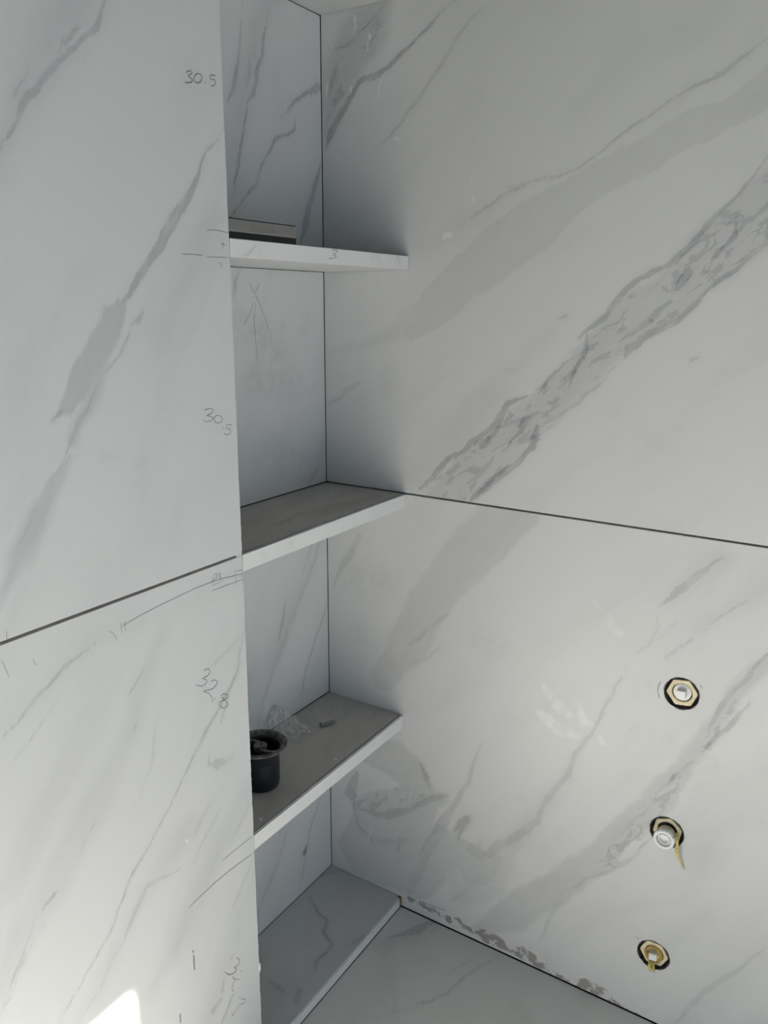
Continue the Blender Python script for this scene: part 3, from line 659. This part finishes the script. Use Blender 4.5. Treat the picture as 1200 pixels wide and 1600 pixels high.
# ------------------------------------------------------------------ water outlets in the right wall
def frame_x(u, v, x0=0.0, tilt=0.0):
    """local z points out of the right wall (towards -x)"""
    return Matrix.Translation(Vector((x0, -u, v))) @ Matrix(((0, 0, -1, 0), (-1, 0, 0, 0), (0, 1, 0, 0), (0, 0, 0, 1)))
def outlet(i, label):
    u, v, r = HOLES[i]
    root = empty('water_outlet', (.0083, -u, v))
    tag(root, label, 'pipe outlet', 'capped water outlets in the right wall')
    M = frame_x(u, v)
    rnd = random.Random(i)
    bm = bmesh.new()
    rad = [1+.05*rnd.random() for _ in range(48)]
    add_lathe(bm, [(r, .0003), (r*.995, -.0025), (r*.97, -.0083)], 48, M)
    rings = add_lathe(bm, [(r*.97, -.0082)], 48, M); cap(bm, rings[0])
    from_bm('sleeve', bm, M_SLEEVE, root)
    # chipped grout ring
    bm = bmesh.new()
    add_lathe(bm, [(r*.93, -.0075), (r*.97, -.0015), (r*1.01, .0001), (r*1.03, .00025)], 64, M, radial=lambda a: 1+.02*math.sin(7*a+i)+.012*math.sin(17*a))
    from_bm('grout_ring', bm, M_SLEEVE, root)
    # nut with rounded corners and a bore
    bm = bmesh.new()
    ph = math.radians((8, 20, 2)[i])
    hexr = lambda a: min(1.0, (math.cos(math.pi/6)/math.cos(((a) % (math.pi/3))-math.pi/6))*1.03)
    add_lathe(bm, [(.0186, -.0083), (.0186, -.0032), (.0180, -.0025), (.0128, -.0025), (.0122, -.0030), (.0120, -.0082)], 72, M, phase=ph, radial=lambda a: hexr(a-ph), rmin=.0150)
    from_bm('nut', bm, M_CREAM, root)
    if i == 0:
        bm = bmesh.new()
        rg = add_lathe(bm, [(.0108, -.0083), (.0108, -.0045), (.0104, -.0040)], 40, M); cap(bm, rg[-1])
        from_bm('plug', bm, M_WHITE, root)
        bm = bmesh.new(); Ms = M @ Matrix.Rotation(math.radians(3), 4, 'Z')
        add_box(bm, -.0050, .0050, -.0050, .0050, -.005, .0045, .0005); bm.transform(Ms)
        from_bm('plug_head', bm, M_WHITE, root)
        bm = bmesh.new()
        for a in (math.radians(190), math.radians(-10)):
            s = -1 if a > 1 else 1
            add_box(bm, s*.0050-.0008*(s < 0), s*.0050+.0008*(s > 0), -.0095, .004, -.0045, -.0034, .0002)
        bm.transform(M); from_bm('plug_rib', bm, M_WHITE, root)
    if i == 1:
        bm = bmesh.new()
        M = Matrix.Translation((-.0035, 0, -.0030)) @ M
        add_lathe(bm, [(.0117, -.0045), (.0117, .0040), (.0106, .0046)], 40, M)
        from_bm('pipe_body', bm, M_CREAM, root)
        bm = bmesh.new()
        add_lathe(bm, [(.0106, .0035), (.0122, .0038), (.0124, .0105), (.0118, .0116), (.0096, .0116), (.0093, .0110), (.0093, .0058), (.0076, .0056), (.0074, .0096), (.0068, .0102), (.0060, .0102), (.0058, .0096), (.0058, .0060), (.0001, .0060)], 48, M,
                  phase=.3, radial=lambda a: 1)
        o = from_bm('cap', bm, M_WHITE, root)
        bm = bmesh.new()
        for k in range(8):
            Mk = M @ Matrix.Rotation(k*math.pi/4+.25, 4, 'Z')
            b2 = bmesh.new(); add_box(b2, .0110, .0130, -.0040, .0040, .004, .0108, .0006); b2.transform(Mk)
            tmp = bpy.data.meshes.new('t'); b2.to_mesh(tmp); b2.free(); bm.from_mesh(tmp); bpy.data.meshes.remove(tmp)
        from_bm('cap_grip', bm, M_WHITE, root)
        hemp = [onx(1058.5,1306,-.004), onx(1058,1318,-.006), onx(1057,1330,-.006), onx(1060,1342,-.005), onx(1065,1350,-.003), onx(1069,1359,-.002)]
        bm = bmesh.new()
        for k in range(9):
            o_ = Vector((rnd.uniform(-.001, .001), rnd.uniform(-.0018, .0018), rnd.uniform(-.003, .003)))
            L = rnd.randint(4, 6)
            pts = [Vector(p)+o_*(1-.75*q/5)+Vector((0, rnd.uniform(-.0006, .0006), 0)) for q, p in enumerate(hemp[:L])]
            add_tube(bm, pts, [.0011]+[.0010*(1-.12*q) for q in range(L-2)]+[.0002], 5)
        from_bm('hemp_thread', bm, M_HEMP, root, True)
    if i == 2:
        bm = bmesh.new()
        add_lathe(bm, [(.0114, -.0083), (.0116, .0005), (.0110, .0014), (.0094, .0014), (.0088, .0006), (.0086, -.0050), (.0001, -.0050)], 44, M)
        from_bm('brass_insert', bm, M_BRASS, root, False)
        bm = bmesh.new(); add_box(bm, -.0050, .0050, -.0050, .0050, -.0055, .0055, .0005); bm.transform(M @ Matrix.Rotation(math.radians(4), 4, 'Z'))
        from_bm('plug_head', bm, M_WHITE, root)
        bm = bmesh.new()
        for k in range(16):
            s = onx(1018+rnd.uniform(-5, 6), 1503+rnd.uniform(-3, 3), -.003)
            e = onx(1021+rnd.uniform(-5, 5), 1514+rnd.uniform(-2, 6), -.003-rnd.uniform(0, .005))
            m = (Vector(s)+Vector(e))/2+Vector((-.003-rnd.uniform(0, .002), rnd.uniform(-.002, .002), 0))
            add_tube(bm, [s, m, e], [.0010, .0009, .0004], 5)
        from_bm('hemp_thread', bm, M_HEMP, root, True)
    return root
outlet(0, 'top water outlet with white square plug flush in a cream nut')
outlet(1, 'middle water outlet with protruding white ring cap and yellow hemp strand')
outlet(2, 'bottom water outlet with brass insert, white square plug and hemp tuft')

# ------------------------------------------------------------------ things on the shelves
# taupe bar on the upper shelf
bar = empty('trim_bar', (-.24, .075, Z1)); tag(bar, 'taupe rectangular bar with black underside lying on the upper niche shelf', 'bar')
BX0, BX1 = -.334, -.1625
bm = bmesh.new(); add_box(bm, BX0, BX1, .060, .094, Z1+.0128, Z1+.0262, .0006); from_bm('bar_body', bm, M_BAR, bar)
bm = bmesh.new(); add_box(bm, BX0, BX1+.0003, .0588, .0604, Z1+.0128, Z1+.0146, .0003); add_box(bm, BX1-.0018, BX1+.0003, .0592, .0604, Z1+.0145, Z1+.0262, .0003); from_bm('edge_lip', bm, M_BARTOP, bar)
bm = bmesh.new(); add_box(bm, BX0, BX1, .0590, .0605, Z1+.0259, Z1+.0270, .0002); add_box(bm, BX0, BX1+.0004, .061, .094, Z1+.0259, Z1+.0266, .0002); from_bm('top_seam', bm, M_BLACK_RIM, bar)
bm = bmesh.new(); add_box(bm, BX0, BX1+.0008, .0600, .092, Z1+.0001, Z1+.0129, .0005); from_bm('black_base', bm, M_BLACK, bar)

# black drain cup on the lower shelf
cx, cy, _z = onz(409, 1224, Z3)
cup = empty('drain_cup', (cx, cy, Z3)); tag(cup, 'black flanged plastic drain cup standing on the lower niche shelf', 'drain cup')
MC = Matrix.Translation(Vector((cx, cy, Z3+.0002))); H = .058
bm = bmesh.new()
rg = add_lathe(bm, [(.0215, .0), (.0228, .0008), (.0232, .004), (.0240, .006), (.0244, .046), (.0256, H-.007), (.0275, H-.006), (.0275, H-.004), (.0262, H-.003), (.0250, H-.006), (.0228, .006), (.0001, .005)], 56, MC)
cap(bm, rg[0][::-1])
from_bm('cup_body', bm, M_BLACK, cup, True)
bm = bmesh.new()
add_lathe(bm, [(.0255, H-.0045), (.0320, H-.0035), (.0345, H-.0015), (.0348, H+.0005), (.0338, H+.0015), (.0290, H+.0008), (.0276, H-.0004), (.0266, H-.002), (.0262, H-.0045)], 64, MC)
from_bm('flange', bm, M_BLACK_RIM, cup, True)
bm = bmesh.new()
rg = add_lathe(bm, [(.0085, H-.009), (.0090, H-.0025), (.0082, H-.0016), (.0022, H-.0016), (.0018, H-.0026), (.0001, H-.0028)], 30, MC)
from_bm('hub', bm, M_BLACK_RIM, cup, True)
for k in range(2):
    bm = bmesh.new(); a0 = math.radians(50+180*k)
    L = []; R_ = []; Lb = []; Rb = []
    for t in np.linspace(0, 1, 9):
        a = a0 + .75*t; r = .0070+.0192*t; w_ = .0034
        c = Vector((r*math.cos(a), r*math.sin(a), 0)); d = Vector((-math.sin(a), math.cos(a), 0)).lerp(Vector((math.cos(a), math.sin(a), 0)), .2).normalized()
        for lst, sg, zz in ((L, 1, H-.0026), (R_, -1, H-.0026), (Lb, 1, H-.0080), (Rb, -1, H-.0080)):
            lst.append(bm.verts.new(MC @ (c + d*w_*sg + Vector((0, 0, zz)))))
    for q in range(8):
        bm.faces.new((L[q], L[q+1], R_[q+1], R_[q])); bm.faces.new((Lb[q], Rb[q], Rb[q+1], Lb[q+1]))
        bm.faces.new((L[q], Lb[q], Lb[q+1], L[q+1])); bm.faces.new((R_[q], R_[q+1], Rb[q+1], Rb[q]))
    from_bm('arm', bm, M_BLACK_RIM, cup)

# grey wall plug
a = Vector(onz(502, 1133, Z3+.0032)); b = Vector(onz(523, 1126.5, Z3+.0032)); d = (b-a)
wp = empty('wall_plug', tuple(((a+b)/2).to_2d())+(Z3,)); tag(wp, 'small grey ribbed wall plug lying on the lower shelf behind the drain cup', 'wall plug')
Mw = Matrix.Translation(a) @ d.to_track_quat('Z', 'Y').to_matrix().to_4x4()
bm = bmesh.new(); ln = d.length
prof = [(.0001, 0), (.0033, 0), (.0033, .0012), (.0026, .0016)]
for q in range(8):
    z = .002+q*(ln-.004)/8; prof += [(.0022, z), (.0030, z+.0009), (.0022, z+.0013)]
prof += [(.0022, ln), (.0012, ln), (.0012, ln-.004), (.0001, ln-.004)]
add_lathe(bm, prof, 14, Mw); bm.transform(Matrix.Translation((0, 0, .0002)))
from_bm('plug_body', bm, M_GREY, wp)
bm = bmesh.new(); rg = add_lathe(bm, [(.0038, -.0010), (.0040, 0), (.0038, .0008)], 14, Mw @ Matrix.Translation((0, 0, 0))); cap(bm, rg[0][::-1]); cap(bm, rg[-1]); bm.transform(Matrix.Translation((0, 0, .0009)))
from_bm('collar', bm, M_GREY, wp)

# crumpled clear film leaning on the back panel
k = NT('clear_film')
k.b.inputs['Base Color'].default_value = (.9, .93, .95, 1); k.b.inputs['Roughness'].default_value = .12
tr = k.n('ShaderNodeBsdfTransparent'); mx = k.n('ShaderNodeMixShader'); mx.inputs[0].default_value = .34
gl = k.n('ShaderNodeBsdfGlossy'); gl.inputs['Roughness'].default_value = .05
m2 = k.n('ShaderNodeMixShader'); m2.inputs[0].default_value = .6
k.l(k.b.outputs[0], m2.inputs[1]); k.l(gl.outputs[0], m2.inputs[2])
k.l(tr.outputs[0], mx.inputs[1]); k.l(m2.outputs[0], mx.inputs[2]); k.l(mx.outputs[0], k.t.nodes['Material Output'].inputs[0])
rs = random.Random(11)
c0 = Vector(onz(452, 1146, Z3))
bm = bmesh.new(); N = 15; g = {}
for i in range(N):
    for j in range(N):
        s, t = i/(N-1), j/(N-1)
        x = c0.x + (s-.5)*.055 + rs.uniform(-.0022, .0022)
        y = min(c0.y + (t-.45)*.060 + rs.uniform(-.002, .002), ND-.003)
        h = .003 + .034*max(0, t-.45)*2*(1-abs(s-.45)*1.2) + .005*math.sin(9*s+4*t)*math.sin(7*t) + rs.uniform(0, .005)
        h *= (1 if 0 < i < N-1 and 0 < j < N-1 else .5)
        g[i, j] = bm.verts.new((x, y, Z3+.0006+max(.0, h)))
for i in range(N-1):
    for j in range(N-1):
        cxx = (i+.5)/(N-1)-.5; cyy = (j+.5)/(N-1)-.5
        if cxx*cxx+cyy*cyy > .24+.05*math.sin(5*math.atan2(cyy, cxx)): continue
        bm.faces.new((g[i, j], g[i+1, j], g[i+1, j+1])); bm.faces.new((g[i, j], g[i+1, j+1], g[i, j+1]))
for v in [v for v in bm.verts if not v.link_faces]: bm.verts.remove(v)
fm = bpy.data.meshes.new('plastic_film'); bm.to_mesh(fm); bm.free()
tag(link('plastic_film', fm, k.m), 'crumpled scrap of clear plastic film on lower shelf behind the drain cup', 'plastic film')

# mortar crumbs
def crumb(px, py, z, r, label, group=None, seed=0):
    p = onz(px, py, z); rr = random.Random(seed)
    bm = bmesh.new(); bmesh.ops.create_icosphere(bm, subdivisions=2, radius=1)
    for v in bm.verts:
        n = v.co.copy(); v.co = Vector((n.x*r*(1+rr.uniform(-.2, .2)), n.y*r*.8*(1+rr.uniform(-.2, .2)), max(-.4, n.z)*r*.6*(1+rr.uniform(-.2, .2)))) + Vector((0, 0, r*.25))
    lo = min(v.co.z for v in bm.verts)
    bm.transform(Matrix.Translation(Vector((p[0], p[1], z+.0001-lo))))
    o = from_bm('mortar_crumb', bm, M_CRUMB); tag(o, label, 'crumb', group)
crumb(492, 1109, Z3, .0018, 'tiny pale crumb at the back of lower shelf above the wall plug', 'mortar crumbs on the shelves', 1)
crumb(524, 1187, Z3, .0024, 'pale elongated crumb near front edge of the lower shelf', 'mortar crumbs on the shelves', 2)
crumb(407.5, 1281, Z3, .0024, 'pale crumb on near front corner of lower shelf below the drain cup', 'mortar crumbs on the shelves', 3)
crumb(460, 1237, Z3, .0013, 'tiny pale crumb right of drain cup base on lower shelf', 'mortar crumbs on the shelves', 4)
crumb(524, 767, Z2, .0018, 'pale crumb near back corner of the middle shelf', 'mortar crumbs on the shelves', 5)
crumb(416, 784, Z2, .0016, 'pale crumb along back edge of the middle shelf', 'mortar crumbs on the shelves', 6)
# pale blob standing in for a chip in the left wall's edge
bm = bmesh.new(); bmesh.ops.create_icosphere(bm, subdivisions=3, radius=1)
p = ony(404, 1513, 0); rr = random.Random(3)
for v in bm.verts:
    v.co = Vector((v.co.x*.0022, v.co.y*.0022, v.co.z*.0085))*(1+rr.uniform(-.12, .12)) + Vector((-NW+.0002, .001, p[2]))
o = from_bm('chip_blob', bm, M_CRUMB, wl, True)
